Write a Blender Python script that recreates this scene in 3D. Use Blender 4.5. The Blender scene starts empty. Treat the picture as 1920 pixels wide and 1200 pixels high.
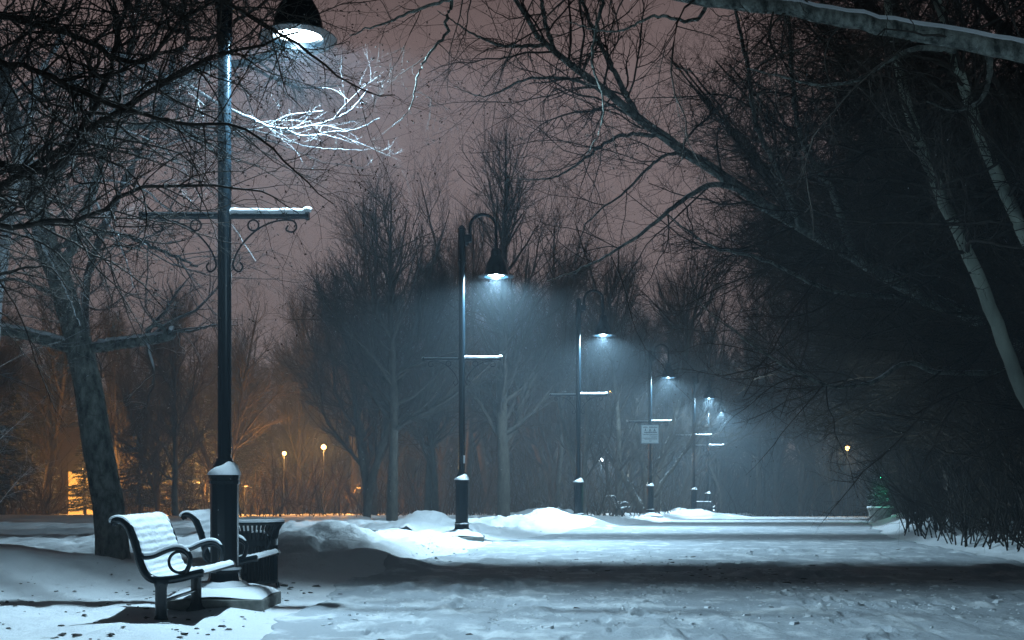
import bpy, math, random
import numpy as np
from mathutils import Vector, Matrix

# ------------------------------------------------------------------ camera, sky, exposure
SC = bpy.context.scene
COL = SC.collection
F, YH, EYE = 2100.0, 908.0, 1.2
cam_d = bpy.data.cameras.new('camera'); cam = bpy.data.objects.new('camera', cam_d); COL.objects.link(cam)
cam.location = (0, 0, EYE); cam.rotation_euler = (math.pi / 2, 0, 0)
cam_d.sensor_width = 36; cam_d.lens = F / 1920 * 36; cam_d.shift_y = (YH - 600) / 1920
cam_d.clip_start = 0.1; cam_d.clip_end = 600
SC.camera = cam

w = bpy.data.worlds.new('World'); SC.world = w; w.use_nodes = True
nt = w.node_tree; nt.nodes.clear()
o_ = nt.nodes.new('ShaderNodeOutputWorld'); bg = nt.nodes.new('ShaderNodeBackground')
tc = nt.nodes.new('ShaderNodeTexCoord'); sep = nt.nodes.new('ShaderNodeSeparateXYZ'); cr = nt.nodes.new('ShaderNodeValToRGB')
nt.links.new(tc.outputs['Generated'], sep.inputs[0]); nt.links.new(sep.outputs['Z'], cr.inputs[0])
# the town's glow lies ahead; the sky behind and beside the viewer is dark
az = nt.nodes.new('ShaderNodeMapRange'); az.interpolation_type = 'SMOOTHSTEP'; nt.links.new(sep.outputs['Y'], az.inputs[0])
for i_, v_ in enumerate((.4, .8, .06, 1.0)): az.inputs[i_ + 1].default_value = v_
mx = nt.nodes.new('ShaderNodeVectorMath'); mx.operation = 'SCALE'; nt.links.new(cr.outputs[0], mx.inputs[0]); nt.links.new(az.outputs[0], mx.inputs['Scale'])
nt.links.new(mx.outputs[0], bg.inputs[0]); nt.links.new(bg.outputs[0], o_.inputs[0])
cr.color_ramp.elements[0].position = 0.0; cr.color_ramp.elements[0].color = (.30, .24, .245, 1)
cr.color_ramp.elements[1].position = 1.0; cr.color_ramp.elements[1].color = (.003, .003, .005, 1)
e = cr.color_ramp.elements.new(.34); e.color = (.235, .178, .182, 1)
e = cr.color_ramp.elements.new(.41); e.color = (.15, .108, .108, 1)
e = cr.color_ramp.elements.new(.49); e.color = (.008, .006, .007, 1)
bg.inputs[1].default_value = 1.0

SC.view_settings.view_transform = 'Standard'; SC.view_settings.look = 'None'
SC.view_settings.exposure = 0; SC.view_settings.gamma = 1
SC.cycles.use_denoising = True
SC.cycles.max_bounces = 5; SC.cycles.diffuse_bounces = 2; SC.cycles.glossy_bounces = 2
SC.cycles.volume_bounces = 0; SC.cycles.transmission_bounces = 2; SC.cycles.transparent_max_bounces = 4
SC.cycles.sample_clamp_indirect = 3; SC.cycles.sample_clamp_direct = 30
SC.cycles.use_adaptive_sampling = False

HAZE_DENSITY = 0.0045
LAMP_W = 1900.0
LAMP_COL = (.54, .82, 1.0)

def W(px, py, Y):
    return np.array(((px - 960) / F * Y, Y, EYE + (YH - py) / F * Y))

# ------------------------------------------------------------------ materials
def mat(name, col, rough=.6, metal=0.0, spec=.5):
    m = bpy.data.materials.new(name); m.use_nodes = True
    b = m.node_tree.nodes['Principled BSDF']
    b.inputs['Base Color'].default_value = (*col, 1); b.inputs['Roughness'].default_value = rough
    b.inputs['Metallic'].default_value = metal; b.inputs['Specular IOR Level'].default_value = spec
    return m, m.node_tree, b

def ramp(t, src, stops):
    r = t.nodes.new('ShaderNodeValToRGB'); t.links.new(src, r.inputs[0])
    els = r.color_ramp.elements
    els[0].position, els[0].color = stops[0][0], (*stops[0][1], 1)
    els[1].position, els[1].color = stops[-1][0], (*stops[-1][1], 1)
    for p, c in stops[1:-1]:
        e = els.new(p); e.color = (*c, 1)
    return r.outputs[0]

def noise(t, scale, detail=4, rough=.55, coord='Object', stretch=None):
    tcn = t.nodes.new('ShaderNodeTexCoord'); n = t.nodes.new('ShaderNodeTexNoise')
    n.inputs['Scale'].default_value = scale; n.inputs['Detail'].default_value = detail; n.inputs['Roughness'].default_value = rough
    src = tcn.outputs[coord]
    if stretch:
        mp = t.nodes.new('ShaderNodeMapping'); mp.inputs['Scale'].default_value = stretch
        t.links.new(src, mp.inputs[0]); src = mp.outputs[0]
    t.links.new(src, n.inputs['Vector'])
    return n.outputs['Fac']

def bump(t, b, src, strength, dist):
    n = t.nodes.new('ShaderNodeBump'); n.inputs['Strength'].default_value = strength; n.inputs['Distance'].default_value = dist
    t.links.new(src, n.inputs['Height'])
    if b.inputs['Normal'].is_linked:
        t.links.new(b.inputs['Normal'].links[0].from_socket, n.inputs['Normal'])
    t.links.new(n.outputs[0], b.inputs['Normal'])

def upfac(t, lo, hi, nscale=None):
    """0..1 mask of upward facing surface, where snow settles, broken up by noise"""
    g = t.nodes.new('ShaderNodeNewGeometry'); s = t.nodes.new('ShaderNodeSeparateXYZ'); t.links.new(g.outputs['Normal'], s.inputs[0])
    src = s.outputs['Z']
    if nscale:
        a = t.nodes.new('ShaderNodeMath'); a.operation = 'MULTIPLY_ADD'; a.inputs[1].default_value = 1.0
        n = noise(t, nscale, 3); m = t.nodes.new('ShaderNodeMath'); m.operation = 'MULTIPLY_ADD'; m.inputs[1].default_value = 1.1; m.inputs[2].default_value = -.55
        t.links.new(n, m.inputs[0]); t.links.new(src, a.inputs[0]); t.links.new(m.outputs[0], a.inputs[2]); src = a.outputs[0]
    r = t.nodes.new('ShaderNodeMapRange'); r.inputs[1].default_value = lo; r.inputs[2].default_value = hi
    t.links.new(src, r.inputs[0]); return r.outputs[0]

def mixc(t, fac, a, b):
    m = t.nodes.new('ShaderNodeMix'); m.data_type = 'RGBA'
    t.links.new(fac, m.inputs[0])
    for s, v in ((m.inputs[6], a), (m.inputs[7], b)):
        if isinstance(v, tuple): s.default_value = (*v, 1)
        else: t.links.new(v, s)
    return m.outputs[2]

def snow_mat(name, col=(.80, .84, .88), b1=.35, fine=True):
    m, t, b = mat(name, col, .65)
    c = ramp(t, noise(t, 1.7, 5), [(.3, tuple(x * .86 for x in col)), (.65, col)])
    t.links.new(c, b.inputs['Base Color'])
    bump(t, b, noise(t, 7, 6, .6), b1, .06)
    if fine: bump(t, b, noise(t, 60, 3), .35, .01)
    return m
M_snow = snow_mat('snow')
M_snowcap = snow_mat('snow cap', (.82, .86, .9), .12)
m, t, b = mat('snow ground', (.8, .84, .88), .6)
bump(t, b, noise(t, 1.1, 7, .6), .5, .16)
bump(t, b, noise(t, 9, 5, .6), .5, .045)
bump(t, b, noise(t, 70, 3), .4, .01)
dirt = ramp(t, noise(t, 5, 8, .7), [(.62, (.72, .755, .79)), (.75, (.34, .33, .33)), (1, (.2, .19, .18))])
t.links.new(dirt, b.inputs['Base Color']); M_ground = m
# packed snow of the path: grey trodden snow, loose white patches, dark grit
m, t, b = mat('packed snow', (.5, .55, .6), .75, 0, .2)
loose = ramp(t, noise(t, 2.2, 7, .62, stretch=(1, .8, 1)), [(.50, (0, 0, 0)), (.62, (1, 1, 1))])
big = ramp(t, noise(t, .35, 4, .5), [(.3, (.36, .40, .44)), (.7, (.47, .51, .55))])
c = mixc(t, loose, big, (.68, .72, .75))
grit = ramp(t, noise(t, 14, 5, .75), [(.66, (0, 0, 0)), (.72, (1, 1, 1))])
area = ramp(t, noise(t, .5, 3, .6), [(.5, (0, 0, 0)), (.62, (1, 1, 1))])
g2 = t.nodes.new('ShaderNodeMix'); g2.data_type = 'RGBA'; g2.blend_type = 'MULTIPLY'; g2.inputs[0].default_value = 1
t.links.new(grit, g2.inputs[6]); t.links.new(area, g2.inputs[7])
c = mixc(t, g2.outputs[2], c, (.1, .1, .1))
t.links.new(c, b.inputs['Base Color'])
bump(t, b, noise(t, 2.2, 7, .62, stretch=(1, .8, 1)), .6, .12)
bump(t, b, noise(t, 24, 5, .6), .5, .03)
bump(t, b, noise(t, .9, 3, .5, stretch=(1, .12, 1)), .25, .12)
M_path = m
m, M_t, b = mat('painted black metal', (.004, .009, .013), .22, 0, .3)
bump(M_t, b, noise(M_t, 35, 3), .06, .01)
M_metal = m
M_dark, _, _ = mat('dark iron', (.010, .014, .018), .4)
m, t, b = mat('concrete', (.22, .22, .2), .9); t.links.new(ramp(t, noise(t, 9, 6), [(.3, (.1, .11, .1)), (.7, (.27, .27, .25))]), b.inputs['Base Color']); bump(t, b, noise(t, 30, 5), .4, .02); M_conc = m

def bark_mat(name, dark, light, nsc=6, snow=None, lent=False, bumps=.5):
    m, t, b = mat(name, dark, .85, 0, .25)
    c = ramp(t, noise(t, nsc, 6, .65, stretch=(1, 1, .45)), [(.35, dark), (.65, light)])
    if lent:   # dark horizontal scars of aspen bark
        sc = ramp(t, noise(t, 4.0, 5, .7, stretch=(1.2, 1.2, 5.5)), [(.64, (0, 0, 0)), (.69, (1, 1, 1))])
        c = mixc(t, sc, c, tuple(x * .25 for x in dark))
    if snow: c = mixc(t, upfac(t, snow[0], snow[1], snow[2]), c, (.78, .83, .88))
    t.links.new(c, b.inputs['Base Color'])
    bump(t, b, noise(t, nsc * 3, 5, .65), bumps, .03)
    return m
M_poplar = bark_mat('furrowed poplar bark', (.035, .042, .04), (.32, .345, .31), 12, (.62, .85, 9), True, .9)
M_aspen = bark_mat('pale aspen bark', (.22, .25, .21), (.38, .42, .35), 3, None, True, .3)
M_barkdark = bark_mat('dark bark', (.035, .030, .025), (.10, .09, .075), 8, (.55, .8, 7))
M_twig = bark_mat('twig bark', (.030, .025, .022), (.075, .065, .055), 9)
M_twigsnow = bark_mat('snow dusted twigs', (.06, .055, .05), (.16, .15, .14), 9, (.25, .6, 3))
M_branchsnow = bark_mat('snow laden branch', (.2, .2, .2), (.45, .45, .45), 9, (-.6, -.1, 6))
M_needle, t, b = mat('spruce needles', (.02, .03, .02), .8)
t.links.new(mixc(t, upfac(t, .5, .9, 4), (.022, .032, .02), (.5, .54, .58)), b.inputs['Base Color'])
M_dull = bark_mat('dull shrub twigs', (.022, .016, .011), (.07, .05, .034), 9)

def emis(name, col, s):
    m, t, b = mat(name, (.02, .02, .02), .5)
    b.inputs['Emission Color'].default_value = (*col, 1); b.inputs['Emission Strength'].default_value = s
    try: m.cycles.emission_sampling = 'NONE'
    except Exception: pass
    return m
M_lens = emis('lamp lens', (.72, .92, 1.0), 22)
M_sodium = emis('sodium lens', (1.0, .47, .11), 22)
M_green = emis('green bulb', (.05, .9, .42), 16)
M_whitebulb = emis('white lens', (.85, .95, 1), 14)

# ------------------------------------------------------------------ mesh helpers
def raw(name, V, Q, m, parent=None, smooth=True, mi=None):
    """V (n,3), Q (k,4) or (k,3)"""
    V = np.asarray(V, dtype=np.float32); Q = np.asarray(Q, dtype=np.int32)
    me = bpy.data.meshes.new(name)
    me.vertices.add(len(V)); me.vertices.foreach_set('co', V.ravel())
    k, s = Q.shape
    me.loops.add(k * s); me.loops.foreach_set('vertex_index', Q.ravel())
    me.polygons.add(k); me.polygons.foreach_set('loop_start', np.arange(0, k * s, s, dtype=np.int32))
    me.polygons.foreach_set('use_smooth', np.full(k, smooth, dtype=bool))
    me.update(calc_edges=True)
    me.materials.append(m)
    o = bpy.data.objects.new(name, me); COL.objects.link(o); o.parent = parent
    return o

class MB:
    def __init__(s): s.V = []; s.F = []; s.n = 0
    def add(s, V, Fc):
        s.V.extend([tuple(v) for v in V]); s.F.extend([tuple(i + s.n for i in f) for f in Fc]); s.n += len(V)
    def box(s, c, d, rz=0, bev=0):
        x, y, z = (d[0] / 2, d[1] / 2, d[2] / 2)
        V = [Vector((sx * x, sy * y, sz * z)) for sx in (-1, 1) for sy in (-1, 1) for sz in (-1, 1)]
        R = Matrix.Rotation(rz, 3, 'Z') if not isinstance(rz, Matrix) else rz
        V = [R @ v + Vector(c) for v in V]
        s.add(V, [(0, 1, 3, 2), (4, 6, 7, 5), (0, 4, 5, 1), (2, 3, 7, 6), (0, 2, 6, 4), (1, 5, 7, 3)]); return s
    def lathe(s, prof, n=24, c=(0, 0, 0), caps=True):
        V = []; Fc = []
        for r, z in prof:
            for k in range(n):
                a = 2 * math.pi * (k + .5) / n; V.append((c[0] + r * math.cos(a), c[1] + r * math.sin(a), c[2] + z))
        for i in range(len(prof) - 1):
            for k in range(n):
                Fc.append((i * n + k, i * n + (k + 1) % n, (i + 1) * n + (k + 1) % n, (i + 1) * n + k))
        if caps:
            Fc.append(tuple(range(n - 1, -1, -1))); Fc.append(tuple((len(prof) - 1) * n + k for k in range(n)))
        s.add(V, Fc); return s
    def tube(s, pts, r, n=10, caps=True, flat=1.0):
        pts = [Vector(p) for p in pts]; rs = r if isinstance(r, (list, tuple)) else [r] * len(pts)
        V = []; Fc = []; ref = None
        for i, p in enumerate(pts):
            T = (pts[min(i + 1, len(pts) - 1)] - pts[max(i - 1, 0)]).normalized()
            if ref is None: ref = Vector((0, 1, 0)) if abs(T.y) < .8 else Vector((1, 0, 0))
            u = T.cross(ref).normalized(); v = u.cross(T).normalized(); ref = v
            for k in range(n):
                a = 2 * math.pi * k / n; V.append(p + (u * math.cos(a) + v * math.sin(a) * flat) * rs[i])
        for i in range(len(pts) - 1):
            for k in range(n): Fc.append((i * n + k, i * n + (k + 1) % n, (i + 1) * n + (k + 1) % n, (i + 1) * n + k))
        if caps: Fc.append(tuple(range(n - 1, -1, -1))); Fc.append(tuple((len(pts) - 1) * n + k for k in range(n)))
        s.add(V, Fc); return s
    def build(s, name, m, parent=None, smooth=True, bev=0, angle=35):
        me = bpy.data.meshes.new(name); me.from_pydata(s.V, [], s.F); me.update()
        me.materials.append(m)
        o = bpy.data.objects.new(name, me); COL.objects.link(o); o.parent = parent
        if bev:
            md = o.modifiers.new('bevel', 'BEVEL'); md.width = bev; md.segments = 2; md.limit_method = 'ANGLE'
        if smooth:
            for p in me.polygons: p.use_smooth = True
            me.set_sharp_from_angle(angle=math.radians(angle))
        return o

def tag(o, label=None, cat=None, group=None, kind=None):
    if label: o['label'] = label
    if cat: o['category'] = cat
    if group: o['group'] = group
    if kind: o['kind'] = kind
    return o
def empty(name, loc=(0, 0, 0), rz=0):
    o = bpy.data.objects.new(name, None); COL.objects.link(o); o.location = loc; o.rotation_euler = (0, 0, rz); o.empty_display_size = .2
    return o
def copy_tree(o, parent=None, memo=None):
    c = o.copy(); COL.objects.link(c); c.parent = parent
    for ch in list(o.children):
        if ch.type != 'LIGHT': copy_tree(ch, c)
    return c
def spl(pts, n=8):
    """Catmull-Rom through the points"""
    P = [Vector(p) for p in pts]; out = []
    for i in range(len(P) - 1):
        a, b, c, d = P[max(i - 1, 0)], P[i], P[i + 1], P[min(i + 2, len(P) - 1)]
        for k in range(n):
            t = k / n
            out.append(.5 * ((2 * b) + (c - a) * t + (2 * a - 5 * b + 4 * c - d) * t * t + (3 * b - a - 3 * c + d) * t ** 3))
    out.append(P[-1]); return out

# ------------------------------------------------------------------ numpy value noise
def vnoise(x, y, seed=0):
    xi = np.floor(x).astype(np.int64); yi = np.floor(y).astype(np.int64); fx = x - xi; fy = y - yi
    fx = fx * fx * (3 - 2 * fx); fy = fy * fy * (3 - 2 * fy)
    def h(a, b):
        n = (a * 374761393 + b * 668265263 + seed * 982451653) & 0x7fffffff
        n = ((n ^ (n >> 13)) * 1274126177) & 0x7fffffff
        return ((n ^ (n >> 16)) & 0xffff) / 65535.0
    return (h(xi, yi) * (1 - fx) + h(xi + 1, yi) * fx) * (1 - fy) + (h(xi, yi + 1) * (1 - fx) + h(xi + 1, yi + 1) * fx) * fy
def fbm(x, y, o=4, seed=0):
    s = 0; a = .5; n = 0
    for i in range(o):
        s = s + a * vnoise(x * 2 ** i + 17 * i, y * 2 ** i - 9 * i, seed + i); n += a; a *= .5
    return s / n

# ------------------------------------------------------------------ ground
LE = np.array([(-40, -5.5), (0, -3.4), (8, -2.1), (11.5, -2.0), (14, -2.0), (19, -1.0), (23, -.45), (28, 1.3), (33, 3.0), (39, 5.2), (44, 6.6), (52, 9.7), (60, 12.2), (80, 18), (130, 34)])
RE = np.array([(-40, 7.2), (0, 7.2), (10, 7.3), (16.6, 7.7), (20, 8.0), (24.7, 8.5), (32.7, 10.4), (44, 14.2), (55, 17.5), (80, 26.5), (130, 46)])
def edges(y):
    wob = .7 * (fbm(y * .9, y * 0 + 3.3, 4, 5) - .5)
    return np.interp(y, LE[:, 0], LE[:, 1]) + wob, np.interp(y, RE[:, 0], RE[:, 1]) - wob
# px, py(top), Y, sx, sy  -> mounds whose crest shows at that pixel
MOUNDS = [(625, 984, 18.0, .85, 1.3), (560, 1000, 17.6, .6, 1.0), (700, 1012, 18.2, .6, 1.0), (690, 1028, 15.8, .55, .55), (600, 1046, 15.4, .6, .5),
          (760, 1048, 15.9, .3, .4),
          (800, 962, 25.5, 1.1, 1.6), (730, 985, 24.5, .9, 1.4), (560, 1005, 24, 2.2, 1.5), (1030, 956, 32.0, 1.0, 1.4), (960, 968, 30, 1.0, 1.6), (1085, 966, 31.2, .8, .9), (1130, 985, 30.6, .9, .8),
          (-40, 1032, 13.4, 1.7, .9), (-180, 1020, 13.4, 2.0, 1.1),
          (1290, 954, 52.5, 1.6, 1.8), (1350, 962, 53.5, 1.2, 1.5), (1030, 954, 38, 1.5, 1.4),
          (60, 966, 38, 6, 2), (300, 972, 37, 6, 2), (560, 974, 40, 6, 2)]
def base_h(y):
    d = np.maximum(y - 30, 0); z = -(.013 * d + .00018 * d * d)
    return np.where(y > 95, -(.013 * 65 + .00018 * 65 * 65) + 0 * y, z)
def H(x, y):
    x = np.asarray(x, dtype=float); y = np.asarray(y, dtype=float)
    z = base_h(y) + 0 * x
    le, re = edges(y)
    off = np.clip(np.minimum(x - le, re - x), -4, 4)        # >0 on the path
    out = np.clip(-off / 1.2, 0, 1); out = out * out * (3 - 2 * out)
    z = z + out * (.10 + .16 * (fbm(x * .5, y * .5, 3, 3) - .35)) * np.where(x > re, 1.6, 1)
    for px, py, Y, sx, sy in MOUNDS:
        X = (px - 960) / F * Y; top = EYE + (YH - py) / F * Y; h = top - float(base_h(np.array(float(Y)))) - .1
        g = np.exp(-((x - X) / sx) ** 2 - ((y - Y) / sy) ** 2)
        z = np.maximum(z, z * (1 - g) + (h + .1 + base_h(y)) * g) if h > 0 else z
    near = np.exp(-((x + 3.6) / 2.8) ** 2 - ((y - 10.2) / 3.0) ** 2)
    z = z - near * .09 * out
    rough = (fbm(x * 2.3, y * 2.3, 4, 8) - .5) * .10 + (fbm(x * 8, y * 8, 2, 9) - .5) * .022
    ridge = (1 - np.abs(fbm(x * 1.5 + 4, y * 1.1, 4, 31) * 2 - 1)) ** 3 - .4
    z = z + rough * (out * .9 + .12) + ridge * .13 * out * np.clip((y - 12.5) / 3, 0, 1) * np.clip((x + 12) / 4, .2, 1)
    # foot holes trodden in the drifts
    cell = vnoise(x * 4.2, y * 2.6, 44); c2_ = vnoise(x * 6.5 + 3, y * 4.2, 45); z = z - (np.clip(cell - .70, 0, 1) * .38 + np.clip(c2_ - .74, 0, 1) * .28) * out * np.where(y > 15, 1, .25)
    return z
def Hf(x, y): return float(H(np.array([float(x)]), np.array([float(y)]))[0])
def grid(name, X, Y, Z, m):
    r, c = X.shape; V = np.stack([X, Y, Z], -1).reshape(-1, 3)
    i = np.arange(r * c).reshape(r, c)
    Q = np.stack([i[:-1, :-1], i[:-1, 1:], i[1:, 1:], i[1:, :-1]], -1).reshape(-1, 4)
    return raw(name, V, Q, m)
ys = np.concatenate([np.linspace(-30, 5, 20, endpoint=False), 5 + (1.0075 ** np.arange(390) - 1) / (1.0075 ** 389 - 1) * 140])
u = np.linspace(-1, 1, 620); xs = 6 * np.sinh(3.45 * u)
X, Y = np.meshgrid(xs, ys)
Z = H(X, Y)
le, re = edges(Y); ins = np.clip(np.minimum(X - le, re - X) / .3, 0, 1)
ground = grid('snow_ground', X, Y, Z - .03 * ins, M_ground); tag(ground, kind='structure', label='snow covered park ground with drifts')
yp = np.concatenate([np.linspace(-20, 6, 20, endpoint=False), 6 + (1.008 ** np.arange(330) - 1) / (1.008 ** 329 - 1) * 100])
le, re = edges(yp); s = np.linspace(-.01, 1.01, 420)
X = le[:, None] + (re - le)[:, None] * s[None]; Y = np.repeat(yp[:, None], 420, 1); Z = H(X, Y) + .008
edge = (s < 0) | (s > 1); Z[:, edge] -= .06
# loose lumps, wheel ruts and trodden footprints
lump = np.clip(fbm(X * 3.2, Y * 1.9, 4, 21) - .52, 0, .2) * np.clip(fbm(X * .7, Y * .45, 2, 22) * 2.2 - .6, 0, 1)
Z += lump * .30 * np.clip((24 - Y) / 6, 0, 1) + (fbm(X * 9, Y * 7, 2, 23) - .5) * .016
for rx, sl in ((1.2, -.16), (1.32, -.15), (3.4, .05), (-.2, .05)):
    Z -= .016 * np.exp(-((X - (rx + sl * (Y - 9))) / .05) ** 2) * np.clip((15 - Y) / 3, 0, 1)
rf = np.random.default_rng(12); prints = []
for x0_, y0_, dx_, dy_, n_ in ((.55, 8.6, .16, .55, 9), (1.4, 12.2, .42, .5, 6), (2.8, 8.4, .05, .62, 9), (4.6, 9.0, -.3, .6, 8), (-1.0, 9.0, .12, .6, 8), (3.6, 11, .5, .3, 7)):
    for k in range(n_):
        L_ = math.hypot(dx_, dy_); off = .11 * (1 if k % 2 else -1)
        prints.append((x0_ + dx_ * k + off * dy_ / L_ + rf.normal(0, .03), y0_ + dy_ * k - off * dx_ / L_, math.atan2(dy_, dx_)))
for fx, fy, a_ in prints:
    i0, i1 = np.searchsorted(yp, fy - .5), np.searchsorted(yp, fy + .5)
    u_ = (X[i0:i1] - fx) * math.cos(a_) + (Y[i0:i1] - fy) * math.sin(a_); v_ = -(X[i0:i1] - fx) * math.sin(a_) + (Y[i0:i1] - fy) * math.cos(a_)
    q_ = (u_ / .15) ** 2 + (v_ / .06) ** 2; Z[i0:i1] += -.055 * np.exp(-q_ ** 2) + .022 * np.exp(-((q_ - 1.9) / .6) ** 2)
edge = (s < 0) | (s > 1); Z[:, edge] -= .09
path = grid('path', X, Y, Z, M_path); tag(path, kind='structure', label='wide snow covered promenade')

# ------------------------------------------------------------------ trees
def norm(v): return v / np.maximum(np.linalg.norm(v, axis=-1, keepdims=True), 1e-9)
def frames(T):
    ref = np.where(np.abs(T[..., 2:3]) < .9, np.array([0, 0, 1.]), np.array([1., 0, 0]))
    u = norm(np.cross(T, ref)); return u, np.cross(T, u)
def tubes(P, R, S):
    """P (N,K,3), R (N,K) -> verts, quads"""
    N, K, _ = P.shape
    T = norm(np.gradient(P, axis=1)); u, v = frames(T)
    a = np.arange(S) * 2 * math.pi / S
    V = P[:, :, None] + R[:, :, None, None] * (u[:, :, None] * np.cos(a)[None, None, :, None] + v[:, :, None] * np.sin(a)[None, None, :, None])
    i = np.arange(N * K * S).reshape(N, K, S); j = np.roll(i, -1, axis=2)
    Q = np.stack([i[:, :-1], j[:, :-1], j[:, 1:], i[:, 1:]], -1).reshape(-1, 4)
    return V.reshape(-1, 3), Q
def merge(parts):
    Vs, Qs, n = [], [], 0
    for V, Q in parts:
        Vs.append(V); Qs.append(Q + n); n += len(V)
    return np.concatenate(Vs), np.concatenate(Qs)
def limb(pts, r0, r1, K=24, jit=0.0, rng=None):
    P = np.array([list(p) for p in spl(pts, 6)]); L = np.concatenate([[0], np.cumsum(np.linalg.norm(np.diff(P, axis=0), axis=1))])
    q = np.linspace(0, L[-1], K); P = np.stack([np.interp(q, L, P[:, k]) for k in range(3)], 1)
    if jit and rng is not None: P[1:-1] += rng.normal(0, jit, (K - 2, 3))
    return P, np.linspace(r0, r1, K) if not isinstance(r0, (list, tuple)) else np.interp(np.linspace(0, 1, K), np.linspace(0, 1, len(r0)), r0)
def sprout(P, R, M, rng, t=(.15, 1), ang=(45, 15), L=1.0, Lv=.3, rs=.6, rmax=1, K=6, wander=.18, trop=(0, 0, .05), tip=.25, tlen=.5):
    """M children spread over the parent polylines, weighted by length"""
    N, Kp, _ = P.shape
    ln = np.linalg.norm(np.diff(P, axis=1), axis=2).sum(1); pr = ln / ln.sum()
    idx = rng.choice(N, M, p=pr); tt = rng.uniform(t[0], t[1], M); f = tt * (Kp - 1.001); i = f.astype(int); fr = (f - i)[:, None]
    pos = P[idx, i] * (1 - fr) + P[idx, i + 1] * fr; T = norm(P[idx, i + 1] - P[idx, i]); rr = R[idx, i] * (1 - fr[:, 0]) + R[idx, i + 1] * fr[:, 0]
    u, v = frames(T); az = rng.uniform(0, 2 * math.pi, M)[:, None]; a = np.radians(rng.normal(ang[0], ang[1], M))[:, None]
    d = np.cos(a) * T + np.sin(a) * (np.cos(az) * u + np.sin(az) * v)
    Ls = L * (1 - tlen * tt) * np.exp(rng.normal(0, Lv, M)); Ls = Ls * (ln[idx] / ln.mean()) ** .3
    step = (Ls / (K - 1))[:, None]; out = [pos]; trop = np.array(trop)
    for k in range(K - 1):
        d = norm(d + rng.normal(0, wander, (M, 3)) + trop); out.append(out[-1] + d * step)
    r0 = np.minimum(rr * rs, rmax)
    return np.stack(out, 1), r0[:, None] * np.linspace(1, tip, K)[None]
def buds(P, rng, frac, r):
    """small swellings on the twigs (short tubes)"""
    N, K, _ = P.shape; M = int(N * frac); i = rng.integers(0, N, M); k = rng.integers(1, K - 1, M) ; k2 = np.where(rng.random(M) < .45, K - 2, k)
    T = norm(P[i, k2 + 1] - P[i, k2]); d = norm(T + rng.normal(0, .5, (M, 3))); p = P[i, k2 + 1]
    s = r * rng.uniform(.6, 1.5, M)[:, None]
    B = np.stack([p - d * s, p, p + d * s * 1.3, p + d * s * 2.2], 1)
    return tubes(B, np.array([.25, 1, .8, .1])[None] * s * .75, 4)

def make_tree(name, loc, trunks, levels, seed, m_trunk, m_twig, label, cat='tree', group=None, bud=None, sides=(10, 5, 3), tmat=None, extra=None):
    """trunks: list of (P, R) in local coords; levels: list of sprout kwargs"""
    rng = np.random.default_rng(seed); root = empty(name, loc)
    tag(root, label, cat, group)
    P0 = np.stack([p for p, r in trunks]); R0 = np.stack([r for p, r in trunks])
    V, Q = tubes(P0, R0, sides[0]); raw('trunk', V, Q, m_trunk, root)
    cur = (P0, R0); parts = []; last = None
    for li, kw in enumerate(levels):
        kw = dict(kw); src = kw.pop('src', -1)
        if src == 0: cur = (P0, R0)
        cur = sprout(cur[0], cur[1], rng=rng, **kw)
        parts.append(tubes(cur[0], cur[1], sides[1] if li == 0 else sides[2])); last = cur
    if extra: parts += extra
    if bud: parts.append(buds(last[0], rng, bud[0], bud[1]))
    V, Q = merge(parts); raw('crown', V, Q, m_twig, root)
    return root

def deciduous(name, h, seed, spread=.33, r=.16, n=(32, 360, 2300), tw=.006, forks=1, lean=(0, 0), mt=None, mw=None, label='', group=None, clear=.18, ang=36):
    rng = np.random.default_rng(seed + 1000); tr = []
    for f in range(forks):
        dx, dy = (rng.normal(0, .03 if forks == 1 else .17, 2)) * h; hh = h * (1 if f == 0 else rng.uniform(.7, .95))
        dx += lean[0]; dy += lean[1]
        pts = [(0, 0, -.3), (dx * .05 + .02, dy * .05, h * .12), (dx * .3 + rng.normal(0, .05), dy * .3, hh * .35), (dx * .6 + rng.normal(0, .12), dy * .6, hh * .65), (dx, dy, hh)]
        tr.append(limb(pts, [r * 1.15 / (1 + .3 * (forks > 1)), r * .85, r * .6, r * .34, r * .06], 0, 26, .012, rng))
    lv = [dict(M=n[0] * forks, t=(clear, .97), ang=(ang, 12), L=h * spread, Lv=.25, rs=.55, rmax=r * .42, K=9, wander=.12, trop=(0, 0, .10), tip=.25, tlen=.65),
          dict(M=n[1] * forks, t=(.12, 1), ang=(38, 12), L=h * .13, Lv=.35, rs=.6, rmax=tw * 3.5, K=6, wander=.16, trop=(0, 0, .10), tip=.5),
          dict(M=n[2] * forks, t=(.1, 1), ang=(40, 15), L=h * .055, Lv=.4, rs=.8, rmax=tw, K=4, wander=.2, trop=(0, 0, .10), tip=.6)]
    return make_tree(name, (0, 0, 0), tr, lv, seed, mt or M_barkdark, mw or M_twig, label, group=group, sides=(8, 4, 3))

def at_ground(o, x, y, sink=.05): o.location = (x, y, Hf(x, y) - sink)

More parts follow.
